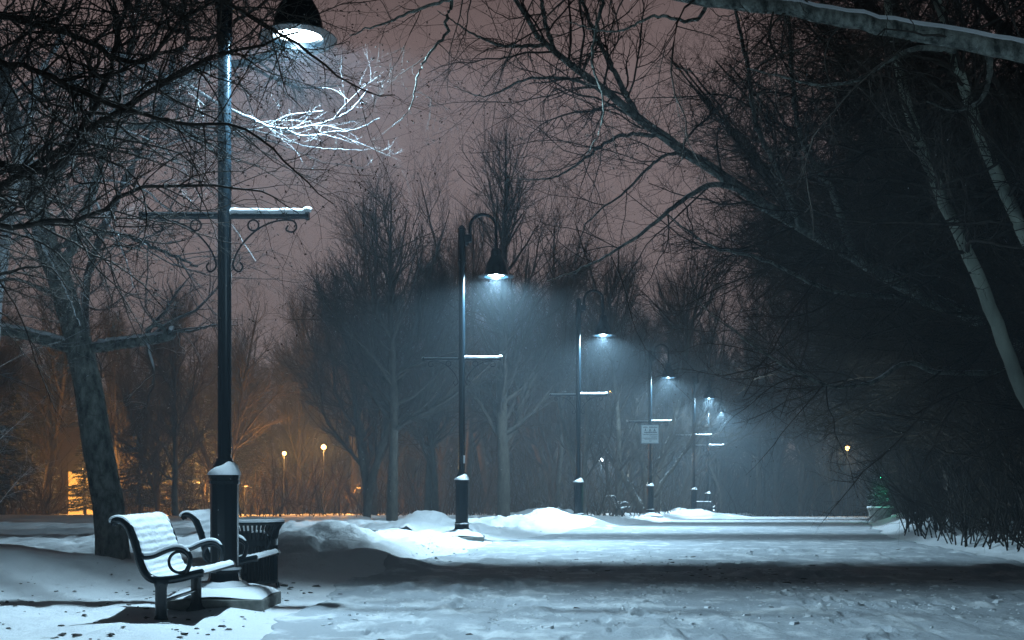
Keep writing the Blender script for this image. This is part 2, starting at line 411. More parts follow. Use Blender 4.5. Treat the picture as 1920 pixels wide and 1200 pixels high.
# --- the forest behind
G = 'bare trees in the misty woods behind the promenade'
protos = [deciduous('bare_tree', 11.5, 1, label='x', group=G, tw=.007), deciduous('bare_tree', 10.5, 2, spread=.38, forks=2, n=(20, 220, 1500), label='x', group=G, tw=.007),
          deciduous('bare_tree', 12.5, 3, spread=.26, n=(40, 380, 2400), label='x', group=G, tw=.007, ang=30), deciduous('bare_tree', 9.0, 4, spread=.42, forks=3, n=(15, 170, 1200), label='x', group=G, tw=.007, r=.13)]
rng = random.Random(7)
LBL_WOOD = 'bare leafless tree among many in the misty dark woods'
spots = []
for row, (Y0, n) in enumerate([(41, 12), (47, 14), (55, 18), (64, 24), (75, 26), (86, 26), (98, 24)]):
    for k in range(n):
        y = Y0 + rng.uniform(-2.6, 2.6); span = .50 * y
        x = -span + 2 * span * (k + rng.uniform(.1, .9)) / n
        le, re = edges(np.array([y])); 
        if le[0] - 1.6 < x < re[0] + 1.0 and y < 72: continue
        p_ = 960 + x / y * F
        if 112 < p_ < 200 and y < 66 or any(abs(p_ - q) < 11 and y < yy for q, yy in ((533, 50), (607, 48), (1589, 62), (1127, 56), (1145, 66))): continue
        spots.append((x, y))
first = [True] * 4
# px, top py : crown heights along the skyline seen in the picture
SKX = [0, 300, 420, 480, 560, 640, 700, 800, 870, 930, 1050, 1200, 1300, 1500, 1920]
SKY = [430, 470, 520, 480, 410, 315, 330, 345, 400, 340, 400, 400, 380, 350, 330]
for x, y in spots:
    k = rng.randrange(4)
    o = protos[k] if first[k] else copy_tree(protos[k]); first[k] = False
    at_ground(o, x, y); px = 960 + x / y * F
    want = EYE + (YH - (np.interp(px, SKX, SKY) + (rng.uniform(0, 170) if y < 60 else rng.uniform(110, 260)))) / F * y - o.location.z
    hh = (11.5, 10.5, 12.5, 9.0)[k]; sc = max(.5, min(1.6, want / hh)); o.scale = (max(sc, .75), max(sc, .75), sc)
    o.rotation_euler = (0, 0, rng.uniform(0, 6.28)); zone = 'left of the first lamp post' if px < 421 else 'between the first and second lamps' if px < 866 else 'between the second and third lamps' if px < 1084 else 'behind the cluster of far lamps' if px < 1400 else 'at the far right end of the promenade'
    depth = 'front rank' if y < 50 else 'middle rank' if y < 70 else 'misty rearmost rank'
    tag(o, 'bare tree in the %s, %s' % (depth, zone), 'tree', G)

# named trees of the middle distance
o = deciduous('bare_tree', 12.2, 21, spread=.30, r=.21, n=(46, 380, 2400), tw=.007, mt=M_barkdark, clear=.2, ang=40,
              label='tall bare tree right of the second lamp, rising highest above the woods'); at_ground(o, W(943, 0, 36)[0], 36); o.scale = (1, 1, 1.05); o.rotation_euler.z = .6
o = deciduous('bare_tree', 10.4, 22, spread=.42, r=.17, n=(48, 380, 2400), tw=.007, mt=M_barkdark, clear=.2, ang=60,
              label='wide branching bare tree midway between the first and second lamps'); at_ground(o, W(735, 0, 35)[0], 35)
o = deciduous('bare_tree', 9.6, 23, spread=.32, r=.13, n=(34, 320, 2000), tw=.007, label='slim bare tree close to the left of the second lamp'); at_ground(o, W(800, 0, 39)[0], 39)
# low forked tree behind the far bench
tr = []
rr = np.random.default_rng(5)
for pts, r in (([(1216, 975), (1195, 940), (1160, 880), (1120, 830), (1085, 800)], .22), ([(1216, 975), (1212, 920), (1205, 860), (1190, 790), (1175, 700)], .2),
               ([(1216, 975), (1235, 915), (1268, 870), (1290, 835), (1305, 790)], .15), ([(1216, 975), (1222, 900), (1240, 850), (1262, 800), (1262, 740)], .13), ([(1160, 985), (1152, 940), (1138, 890), (1140, 830), (1150, 770)], .12)):
    tr.append(limb([W(a, b_, 47 + .4 * i) for i, (a, b_) in enumerate(pts)], [r, r * .75, r * .55, r * .35, r * .15], 0, 24, .01, rr))
make_tree('bare_tree', (0, 0, 0), tr, [dict(M=60, t=(.3, 1), ang=(45, 14), L=2.2, rs=.5, rmax=.04, K=7, wander=.14, trop=(0, 0, .12)), dict(M=700, L=.8, rs=.6, rmax=.012, K=5, ang=(40, 14)), dict(M=2600, L=.4, rs=.8, rmax=.008, K=4)],
          31, M_barkdark, M_twig, 'dark low-forked tree spreading behind the signposted lamp and far bench', sides=(8, 4, 3))

# --- spruces at the left
def spruce(h, seed, label, group=None):
    rng = np.random.default_rng(seed); root = empty('spruce_tree'); tag(root, label, 'tree', group)
    P, R = limb([(0, 0, -.2), (0, 0, h * .5), (0, 0, h)], h * .016, .01, 10); V, Q = tubes(P[None], R[None], 8); raw('trunk', V, Q, M_barkdark, root)
    n = 190; z = h * (.10 + .88 * rng.random(n)); az = rng.random(n) * 6.283; L = (h - z) / h * h * .24 * rng.uniform(.75, 1.15, n) + .15
    d = np.stack([np.cos(az), np.sin(az), 0 * az], 1); K = 7; s = np.linspace(0, 1, K)
    B = np.stack([0 * z, 0 * z, z], 1)[:, None] + d[:, None] * (L[:, None] * s[None])[:, :, None]; B[:, :, 2] += (-.32 * s + .18 * s ** 2)[None] * L[:, None]
    p1 = tubes(B, np.linspace(.02, .005, K)[None].repeat(n, 0), 3)
    M = 9000; i = rng.choice(n, M, p=L / L.sum()); f = rng.random(M) ** .8 * (K - 1.001); k = f.astype(int); fr = (f - k)[:, None]
    p = B[i, k] * (1 - fr) + B[i, k + 1] * fr; T = norm(B[i, k + 1] - B[i, k]); side = norm(np.cross(T, np.array([0, 0, 1.]))) * rng.choice([-1, 1], M)[:, None]
    dd = norm(T * .7 + side * .8 + rng.normal(0, .25, (M, 3)) + np.array([0, 0, -.25])); ln = rng.uniform(.12, .38, M)[:, None]; wd = norm(np.cross(dd, rng.normal(0, 1, (M, 3)))) * .025
    q = p + dd * ln; V2 = np.stack([p - wd, p + wd, q + wd * .5, q - wd * .5], 1).reshape(-1, 3); Q2 = np.arange(M * 4).reshape(M, 4)
    V, Q = merge([p1, (V2, Q2)]); raw('crown', V, Q, M_needle, root, smooth=False)
    return root
GS = 'spruces at the left of the woods'
sp = [spruce(9, 11, 'x', GS), spruce(7.5, 12, 'x', GS)]
sf = [True, True]
for k, (px, y, s) in enumerate([(-60, 42, 1.0), (10, 50, .95), (-40, 56, 1.2), (160, 52, .56), (262, 46, .62), (232, 57, .9), (330, 56, .9), (385, 54, .8), (300, 60, 1.1), (430, 60, .9), (60, 58, .75), (205, 60, .9), (480, 58, .7), (345, 48, .5)]):
    j = k % 2; o = sp[j] if sf[j] else copy_tree(sp[j]); sf[j] = False
    at_ground(o, W(px, 0, y)[0], y); o.scale = (s, s, s); o.rotation_euler.z = k * 1.3
    tag(o, 'small spruce silhouetted before the orange lit doorway' if k == 3 else 'dark spruce in the orange-lit woods on the far left', 'tree', None if k == 3 else GS)
    if k == 3: del o['group']

# --- big furrowed poplar at the left
rng2 = np.random.default_rng(77)
Y = 14.8
tp = [(217, 1098), (213, 1050), (205, 960), (190, 870), (172, 770), (150, 650), (118, 545), (82, 440), (50, 330), (18, 200), (-15, 60), (-30, -100)]
main = limb([W(a, b_, Y) for a, b_ in tp], [.24, .205, .195, .185, .172, .155, .15, .13, .11, .09, .07, .05], 0, 40, .006, rng2)
l1 = limb([W(a, b_, Y - .1 * i) for i, (a, b_) in enumerate([(168, 660), (110, 645), (50, 628), (-40, 608), (-160, 560)])], .085, .05, 40, .006, rng2)
l2 = limb([W(a, b_, Y - .15 * i) for i, (a, b_) in enumerate([(178, 652), (240, 643), (290, 636), (318, 630), (322, 622)])], .075, .055, 40, .004, rng2)
l2b = limb([W(a, b_, Y - .5) for i, (a, b_) in enumerate([(312, 632), (306, 614), (290, 610), (272, 620)])], .035, .02, 40, 0, rng2)
l3 = limb([W(a, b_, Y - .2 * i) for i, (a, b_) in enumerate([(110, 520), (150, 430), (185, 320), (215, 200), (250, 60), (270, -60)])], .07, .03, 40, .01, rng2)
l4 = limb([W(a, b_, Y - .5 * i) for i, (a, b_) in enumerate([(60, 380), (120, 300), (200, 250), (290, 235), (360, 250), (420, 300)])], .06, .015, 40, .01, rng2)
l5 = limb([W(a, b_, Y - .5 * i) for i, (a, b_) in enumerate([(95, 470), (160, 440), (230, 440), (300, 470), (370, 500)])], .04, .012, 40, .01, rng2)
root = make_tree('poplar_tree', (0, 0, 0), [main, l1, l2, l2b, l3, l4, l5],
    [dict(M=90, t=(.42, 1), ang=(50, 18), L=2.3, rs=.45, rmax=.03, K=10, wander=.16, trop=(.03, -.02, -.02)),
     dict(M=900, L=.85, Lv=.4, rs=.6, rmax=.010, K=8, wander=.2, trop=(0, 0, -.03)),
     dict(M=4200, L=.32, Lv=.45, rs=.8, rmax=.0045, K=5, wander=.25)], 78, M_poplar, M_twigsnow,
    'leaning poplar with furrowed grey bark and two cut side limbs behind the near bench', bud=(.5, .008), sides=(20, 5, 3))
# snow lying on its two side limbs
for (P, R), a0 in ((l1, .04), (l2, .06)):
    n = len(P); V = []; 
    mb = MB(); k0 = int(n * a0)
    pts = [Vector(p) + Vector((0, 0, r * .86)) for p, r in zip(P[k0:], R[k0:])]
    mb.tube(pts, [max(.012, r * .62) for r in R[k0:]], 8); mb.build('snow_cap', M_snowcap, root)

# --- grey crooked tree behind the first lamp
Y = 31
g = lambda L_, dy=0: [W(a, b_, Y + dy * i) for i, (a, b_) in enumerate(L_)]
tr = [limb(g([(222, 1000), (210, 860), (175, 700), (160, 560), (190, 440), (240, 330), (290, 230), (322, 150)]), .06, .13, 30, .01, rng2),
      limb(g([(300, 160), (345, 138), (400, 122), (455, 118), (520, 90), (560, 10), (590, -80)], .2), .15, .05, 30, .01, rng2),
      limb(g([(322, 150), (325, 105), (352, 80), (345, 20), (340, -90)]), .09, .05, 30, .01, rng2),
      limb(g([(345, 60), (300, 48), (250, 15), (215, -60)], .3), .06, .03, 30, .01, rng2),
      limb(g([(352, 72), (400, 70), (440, 40), (500, 0), (520, -60)], -.2), .06, .03, 30, .01, rng2),
      limb(g([(455, 118), (520, 150), (570, 165), (640, 160)], -.3), .05, .015, 30, .01, rng2)]
make_tree('bare_tree', (0, 0, 0), tr, [dict(M=80, t=(.3, 1), ang=(55, 18), L=2.2, rs=.5, rmax=.03, K=9, wander=.2, trop=(0, 0, -.03)), dict(M=800, L=.9, rs=.6, rmax=.012, K=7, wander=.22), dict(M=3200, L=.4, rs=.8, rmax=.006, K=5, wander=.25)],
          91, M_twig, M_twig, 'crooked grey tree with an angular limb seen behind the first lamp post', sides=(12, 5, 3), bud=(.5, .012))

# --- dark tree off the left edge whose branches reach past the first lamp
g = lambda L_, y0, y1: [W(a, b_, y0 + (y1 - y0) * i / (len(L_) - 1)) for i, (a, b_) in enumerate(L_)]
tr = [limb(g([(-420, 1120), (-400, 900), (-330, 640), (-260, 420), (-200, 200), (-150, -100)], 8.80, 9.10), 0.160, 0.0720, 30, .01, rng2),
      limb(g([(-290, 520), (-150, 430), (0, 350), (110, 285), (200, 225), (270, 180), (335, 142), (395, 108), (475, 86), (560, 60)], 8.80, 7.40), 0.048, 0.0064, 30, .006, rng2),
      limb(g([(-200, 330), (-60, 300), (90, 320), (150, 250), (195, 160), (215, 90), (245, -20)], 8.30, 7.90), 0.036, 0.0144, 30, .008, rng2),
      limb(g([(-180, 120), (-60, 110), (60, 130), (190, 190), (330, 230), (460, 240), (560, 330), (625, 382)], 8.30, 7.10), 0.028, 0.0032, 30, .008, rng2),
      limb(g([(-260, 400), (-120, 420), (60, 420), (180, 400), (260, 350), (420, 350), (500, 365), (560, 400)], 8.60, 7.70), 0.032, 0.0032, 30, .008, rng2),
      limb(g([(-170, 0), (0, 30), (120, 60), (260, 120), (330, 50), (420, -10)], 8.40, 7.50), 0.032, 0.0080, 30, .008, rng2),
      limb(g([(-250, 460), (-120, 520), (0, 515), (70, 497), (100, 505), (150, 572)], 8.60, 9.00), 0.024, 0.0032, 30, .006, rng2),
      limb(g([(-160, -60), (60, -60), (300, -50), (520, 60), (620, 130), (680, 170), (740, 178)], 8.40, 7.40), 0.032, 0.0032, 30, .008, rng2)]
make_tree('bare_tree', (0, 0, 0), tr, [dict(M=340, t=(.12, 1), ang=(50, 18), L=1.25, rs=.5, rmax=.011, K=10, wander=.17, trop=(0, 0, -.01)), dict(M=3400, L=.5, rs=.6, rmax=.0048, K=8, wander=.2), dict(M=9000, L=.18, rs=.8, rmax=.0026, K=5, wander=.25)],
          92, M_twig, M_twig, 'dense dark tangle of twigs reaching in at the upper left across the first lamp post', sides=(8, 4, 3), bud=(.6, .005))
# --- iced branch right of the first lamp post
tr = [limb(g([(120, 60), (220, 100), (300, 138), (345, 155), (410, 195), (470, 222), (500, 236)], 12.0, 10.9), .028, .013, 30, .003, rng2),
      limb(g([(500, 236), (545, 242), (600, 232), (650, 212), (674, 188), (689, 168)], 10.9, 10.8), .012, .005, 30, .003, rng2),
      limb(g([(480, 228), (540, 248), (580, 256), (620, 247), (662, 244), (712, 222)], 10.9, 10.8), .012, .005, 30, .003, rng2),
      limb(g([(200, 310), (270, 295), (330, 265), (420, 250), (490, 240), (540, 216), (606, 208)], 11.8, 10.9), .011, .005, 30, .003, rng2),
      limb(g([(430, 235), (500, 250), (545, 265), (555, 262)], 11.4, 11.2), .01, .003, 30, .003, rng2),
      limb(g([(500, 236), (560, 270), (610, 278), (680, 282)], 11.4, 11.2), .007, .002, 30, .003, rng2)]
# its stem runs down behind the poplar
tr.append(limb(g([(-60, 1130), (-40, 900), (-10, 600), (30, 320), (70, 160), (120, 60)], 12.4, 12.2), .09, .035, 30, .01, rng2))
tr += [limb(g([(30, 330), (80, 300), (140, 310), (190, 400), (230, 470), (250, 540)], 12.2, 12.0), .025, .004, 30, .006, rng2),
       limb(g([(0, 470), (60, 440), (100, 500), (130, 560), (150, 610)], 12.2, 12.0), .02, .004, 30, .006, rng2),
       limb(g([(0, 420), (60, 400), (140, 350), (250, 345), (330, 400), (420, 410), (480, 490)], 12.3, 11.6), .02, .003, 30, .006, rng2),
       limb(g([(30, 320), (120, 250), (240, 245), (330, 300), (380, 380)], 12.3, 11.8), .02, .003, 30, .006, rng2)]
make_tree('young_tree', (0, 0, 0), tr, [dict(M=48, t=(.05, .85), ang=(26, 10), L=.8, rs=.5, rmax=.006, K=9, wander=.08, trop=(0, 0, -.01)), dict(M=420, L=.5, rs=.6, rmax=.0045, K=7, wander=.18), dict(M=900, L=.18, rs=.8, rmax=.003, K=5)],
          93, M_branchsnow, M_branchsnow, 'slender tree with a bright iced branch stretching right past the first lamp post', sides=(7, 4, 3))

# --- right side: tree over the top right corner
tr = [limb(g([(2700, 1160), (2640, 700), (2480, 380), (2300, 205), (2100, 145)], 9.9, 9.7), .20, .10, 40, .01, rng2),
      limb(g([(2110, 150), (1920, 100), (1700, 58), (1480, 18), (1290, -6), (1120, -50), (980, -60)], 9.7, 11), [.10, .082, .074, .068, .058, .042, .026], 0, 40, .006, rng2),
      limb(g([(1010, -60), (900, -40), (850, -5), (780, 20), (720, 45), (655, 66)], 11, 10.4), .028, .006, 40, .006, rng2),
      limb(g([(850, -5), (836, 40), (838, 62), (800, 105), (785, 140), (770, 200), (735, 238)], 10.8, 10.3), .018, .003, 40, .006, rng2),
      limb(g([(1140, -50), (1118, 60), (1110, 110), (1122, 155), (1132, 190), (1126, 240), (1100, 290)], 11, 10.4), .022, .004, 40, .006, rng2),
      limb(g([(1852, 92), (1856, 132), (1846, 175), (1822, 200), (1780, 205), (1738, 190)], 11.4, 11.0), .035, .008, 40, .003, rng2),
      limb(g([(1790, 95), (1740, 90), (1700, 96), (1650, 125), (1600, 152), (1540, 160), (1470, 145), (1400, 128)], 11.4, 10.6), .03, .006, 40, .004, rng2),
      limb(g([(1330, 0), (1300, 40), (1230, 30), (1150, 60), (1060, 40)], 11.2, 10.4), .022, .004, 40, .006, rng2)]
root = make_tree('poplar_tree', (0, 0, 0), tr, [dict(M=95, t=(.25, 1), ang=(58, 18), L=1.5, rs=.4, rmax=.012, K=10, wander=.2, trop=(0, 0, -.07)), dict(M=900, L=.55, rs=.6, rmax=.006, K=8, wander=.24, trop=(0, 0, -.03)), dict(M=3600, L=.18, rs=.8, rmax=.0035, K=5, wander=.25)],
          94, M_poplar, M_twig, 'tree whose thick snow-topped limb crosses the upper right corner', sides=(16, 4, 3), bud=(.5, .006))
P, R = tr[1]; mb = MB(); mb.tube([Vector(p) + Vector((0, 0, r * .75)) for p, r in zip(P, R)], [r * .72 for r in R], 8); mb.build('snow_cap', M_snowcap, root)

def aspen(pxs, y0, y1, r, seed, label, M=34, tw=(420, 2200)):
    rg = np.random.default_rng(seed)
    tr = [limb(g(pxs, y0, y1), r, r[-1] if isinstance(r, list) else r * .3, 40, .006, rg)]
    return make_tree('aspen_tree', (0, 0, 0), tr, [dict(M=M, t=(.5, 1), ang=(62, 16), L=2.6, rs=.4, rmax=.025, K=10, wander=.17, trop=(-.04, 0, .0)), dict(M=tw[0], L=.9, rs=.6, rmax=.009, K=7, wander=.22), dict(M=tw[1], L=.34, rs=.8, rmax=.0048, K=5, wander=.25)],
              seed, M_aspen, M_twig, label, sides=(14, 4, 3), bud=(.5, .009))
aspen([(2085, 1115), (2040, 1000), (1935, 770), (1893, 670), (1850, 560), (1800, 445), (1745, 320), (1700, 195), (1672, 60), (1650, -150)], 13, 13, [.09, .086, .082, .08, .076, .07, .062, .052, .042, .03], 201, 'pale leaning aspen trunk, inner one of the pair at the right edge')
aspen([(2210, 1115), (2130, 900), (2010, 640), (1930, 460), (1880, 350), (1832, 240), (1795, 120), (1755, -10), (1700, -160)], 12.5, 12.5, [.11, .095, .082, .075, .07, .066, .058, .045, .035], 202, 'pale leaning aspen trunk, outer one of the pair nearest the right edge')
# long leaning tree reaching left over the path
tr = [limb(g([(2180, 1060), (2060, 800), (1960, 680), (1840, 602), (1700, 540), (1600, 480), (1500, 425), (1400, 362), (1320, 306), (1240, 255), (1160, 190), (1080, 130), (1020, 80), (960, -10)], 17, 16.2), [.18, .15, .13, .115, .105, .1, .095, .09, .082, .072, .06, .045, .03], 0, 40, .01, rng2),
      limb(g([(1200, 225), (1150, 130), (1105, 40), (1080, -60)], 16.4, 16), .045, .02, 40, .008, rng2),
      limb(g([(1040, 95), (1020, 30), (1010, -60)], 16.3, 16), .04, .02, 40, .008, rng2),
      limb(g([(1160, 190), (1080, 150), (990, 148), (940, 170), (900, 182), (850, 160)], 16.4, 15.7), .03, .005, 40, .008, rng2),
      limb(g([(1020, 85), (940, 85), (880, 60), (820, 20)], 16.2, 15.6), .03, .006, 40, .008, rng2),
      limb(g([(1240, 255), (1160, 255), (1080, 310), (1030, 335), (960, 335)], 16.3, 15.5), .032, .006, 40, .008, rng2),
      limb(g([(1400, 362), (1340, 345), (1280, 375), (1210, 432), (1120, 490), (1025, 528)], 16.3, 15.0), .045, .008, 40, .006, rng2),
      limb(g([(1320, 306), (1250, 290), (1170, 360), (1100, 420), (1080, 490)], 16.3, 15.4), .028, .005, 40, .008, rng2),
      limb(g([(1840, 602), (1700, 560), (1560, 545), (1440, 490), (1330, 460), (1250, 400)], 16.8, 15.6), .05, .01, 40, .008, rng2),
      limb(g([(1960, 690), (1780, 700), (1700, 680), (1640, 715), (1560, 725), (1480, 690), (1400, 640), (1300, 560)], 16.8, 15.5), .05, .008, 40, .008, rng2),
      limb(g([(1500, 425), (1470, 340), (1420, 240), (1400, 120), (1370, -20)], 16.4, 16), .05, .02, 40, .008, rng2),
      limb(g([(1600, 480), (1560, 360), (1500, 250), (1480, 60), (1470, -80)], 16.4, 16), .055, .02, 40, .008, rng2)]
make_tree('leaning_tree', (0, 0, 0), tr, [dict(M=210, t=(.15, 1), ang=(55, 18), L=2.3, rs=.4, rmax=.02, K=10, wander=.17, trop=(-.02, 0, -.02)), dict(M=2600, L=.8, rs=.6, rmax=.009, K=7, wander=.22), dict(M=11000, L=.32, rs=.8, rmax=.0052, K=5, wander=.25)],
          95, M_poplar, M_twig, 'long tree leaning left over the promenade from the right bank', sides=(14, 4, 3), bud=(.25, .006))

# thicket trees along the right bank
GR = 'dark twiggy trees massed along the right bank'
def thicket(seed, h):
    rg = np.random.default_rng(seed); tr = []
    for k in range(5):
        a = rg.uniform(0, 6.28); sx = math.cos(a) * h * .3 - .36 * h; sy = math.sin(a) * h * .25
        tr.append(limb([(0, 0, -.3), (sx * .15, sy * .15, h * .25), (sx * .5, sy * .5, h * .6), (sx, sy, h)], .10, .015, 24, .03, rg))
    return make_tree('thicket_tree', (0, 0, 0), tr, [dict(M=190, t=(.1, 1), ang=(58, 18), L=h * .30, rs=.45, rmax=.03, K=9, wander=.17, trop=(-.01, 0, .01)), dict(M=2300, L=h * .11, rs=.6, rmax=.011, K=6, wander=.22), dict(M=20000, L=.42, rs=.8, rmax=.008, K=4, wander=.25)],
              seed, M_barkdark, M_dull, 'x', group=GR, sides=(7, 4, 3))
th = [thicket(301, 9.5), thicket(302, 8.0)]
tf = [True, True]; rg = random.Random(3)
for k, (x, y, s) in enumerate([(9.3, 15.5, .95), (11.5, 18.5, 1.1), (10.0, 21, 1.05), (12.6, 23.5, 1.2), (11.0, 26.5, 1.1), (13.5, 30, 1.2), (12.9, 34, 1.15), (15.0, 38, 1.3), (17.2, 43, 1.3), (19, 48, 1.3), (21.5, 54, 1.4), (16.5, 27, 1.4), (19.5, 35, 1.5), (24, 44, 1.5), (14.5, 20.5, 1.4), (25, 60, 1.4), (10.4, 17.0, 1.15), (12.5, 16.0, 1.3), (15.0, 24.5, 1.5), (17.5, 30.5, 1.6), (11.8, 29, 1.3), (13.9, 33.5, 1.4), (16.2, 40, 1.4), (18.4, 45.5, 1.4), (22, 50, 1.6), (28, 66, 1.7), (24.5, 57, 1.5)]):
    j = k % 2; o = th[j] if tf[j] else copy_tree(th[j]); tf[j] = False
    at_ground(o, x, y); o.scale = (s, s, s); o.rotation_euler.z = rg.uniform(-.5, .5); tag(o, 'dark twiggy tree on the right bank, ' + ('near the aspen pair' if y < 19 else 'behind the long leaning tree' if y < 28 else 'opposite the third lamp' if y < 36 else 'beside the planter' if y < 46 else 'at the far end by the yellow lamp'), 'tree', GR)
# low brush under them
rg = np.random.default_rng(55); n = 2000
by = 13 + 44 * rg.random(n) ** 1.3; re_ = edges(by)[1]; bx = re_ + .35 + np.abs(rg.normal(0, 2.4, n)); ok = ~((by > 22) & (by < 41) & (bx / by * F + 960 < 1695)); bx, by = bx[ok], by[ok]; n = len(bx); P0 = np.stack([bx, by, H(bx, by)], 1)
def stems(P0, rg, hmin, hmax, lean, K=6):
    n = len(P0); d = norm(rg.normal(0, .38, (n, 3)) * np.array([1, 1, 0]) + np.array([lean, 0, 1.])); out = [P0]; st = (rg.uniform(hmin, hmax, n) / (K - 1))[:, None]
    for k in range(K - 1): d = norm(d + rg.normal(0, .12, (n, 3)) + np.array([lean * .2, 0, -.04])); out.append(out[-1] + d * st)
    return np.stack(out, 1)
P = stems(P0, rg, .8, 3.2, -.02); R = np.linspace(.016, .004, 6)[None].repeat(n, 0)
c1 = sprout(P, R, 9000, rg, L=.8, rs=.6, rmax=.006, K=5, wander=.22); c2 = sprout(c1[0], c1[1], 16000, rg, L=.35, rs=.8, rmax=.0045, K=4)
V, Q = merge([tubes(P, R, 4), tubes(*c1, 3), tubes(*c2, 3)])
tag(raw('undergrowth', V, Q, bark_mat('black brush twigs', (.006, .005, .004), (.02, .015, .010), 9)), 'black tangled undergrowth along the right bank', kind='stuff')
# undergrowth in the woods
n = 2600; by = 40 + 30 * rg.random(n); bx = rg.uniform(-1, 1, n) * by * .5; le_, re_ = edges(by); ok = (bx < le_ - 1.5) | (bx > re_ + 1) | (by > 66); bx, by = bx[ok], by[ok]
p_ = 960 + bx / by * F; ok = (p_ < 108) | (p_ > 200); bx, by = bx[ok], by[ok]
P = stems(np.stack([bx, by, H(bx, by)], 1), rg, .8, 3.2, 0); R = np.linspace(.02, .008, 6)[None].repeat(len(P), 0)
c1 = sprout(P, R, 11000, rg, L=.9, rs=.6, rmax=.009, K=5); c2 = sprout(c1[0], c1[1], 16000, rg, L=.45, rs=.8, rmax=.008, K=4)
V, Q = merge([tubes(P, R, 3), tubes(*c1, 3), tubes(*c2, 3)])
tag(raw('woodland_brush', V, Q, M_dull), 'low leafless brush between the trunks of the woods', kind='stuff')

# the farthest wood, one misty mass that closes the view
n = 5200; by = 104 + 9 * rg.random(n); bx = rg.uniform(-60, 66, n)
P = stems(np.stack([bx, by, H(bx, by)], 1), rg, 4.0, 8.5, 0, 7); R = np.linspace(.07, .02, 7)[None].repeat(len(P), 0)
c1 = sprout(P, R, 22000, rg, t=(.05, 1), L=1.6, rs=.6, rmax=.025, K=5); c2 = sprout(c1[0], c1[1], 30000, rg, L=.8, rs=.8, rmax=.02, K=3)
V, Q = merge([tubes(P, R, 3), tubes(*c1, 3), tubes(*c2, 3)])
tag(raw('far_woods', V, Q, M_dull), 'far misty wood closing the end of the promenade', kind='stuff')

# ------------------------------------------------------------------ lamp posts
def lamp_light(fore, aft, scale=1.0, floor=.007, wa=.2, afloor=None, sd=.38, hz=.10, su=.42):
    L = bpy.data.lights.new('lamp_light', 'POINT'); L.energy = LAMP_W * scale; L.color = LAMP_COL; L.shadow_soft_size = .04
    L.use_nodes = True; t = L.node_tree; em = t.nodes.get('Emission') or t.nodes.new('ShaderNodeEmission')
    ge = t.nodes.new('ShaderNodeNewGeometry'); sp_ = t.nodes.new('ShaderNodeSeparateXYZ'); t.links.new(ge.outputs['Incoming'], sp_.inputs[0])
    def mth(op, a, b_=None, c=None):
        n = t.nodes.new('ShaderNodeMath'); n.operation = op
        for i, v in enumerate((a, b_, c)):
            if v is None: continue
            if isinstance(v, (int, float)): n.inputs[i].default_value = v
            else: t.links.new(v, n.inputs[i])
        return n.outputs[0]
    def mr(v, a, b_, c, d):
        n = t.nodes.new('ShaderNodeMapRange'); n.interpolation_type = 'SMOOTHSTEP'; t.links.new(v, n.inputs[0])
        for i, q in enumerate((a, b_, c, d)): n.inputs[i + 1].default_value = q
        return n.outputs[0]
    down = mth('MAXIMUM', mth('MULTIPLY', sp_.outputs['Z'], -1.0), .02); tan = mth('DIVIDE', sp_.outputs['Y'], down)
    ta, tf_ = math.tan(math.radians(aft)), math.tan(math.radians(fore))
    f = mth('MULTIPLY', mr(tan, ta - wa, ta + wa, 1, floor if afloor is None else afloor), mr(tan, -tf_ - wa, -tf_ + wa, floor, 1))
    side = mr(down, .08, su, 1, 0)                     # shallow rays escape past the shields
    side = mth('MULTIPLY', side, mr(sp_.outputs['Y'], -.35, -.02, .04, 1)); f2 = mth('MULTIPLY', mth('MAXIMUM', f, mth('MULTIPLY', side, sd)), mr(down, .01, .36, hz, 1))
    t.links.new(f2, em.inputs['Strength'])
    o = bpy.data.objects.new('lamp_light', L); COL.objects.link(o); return o

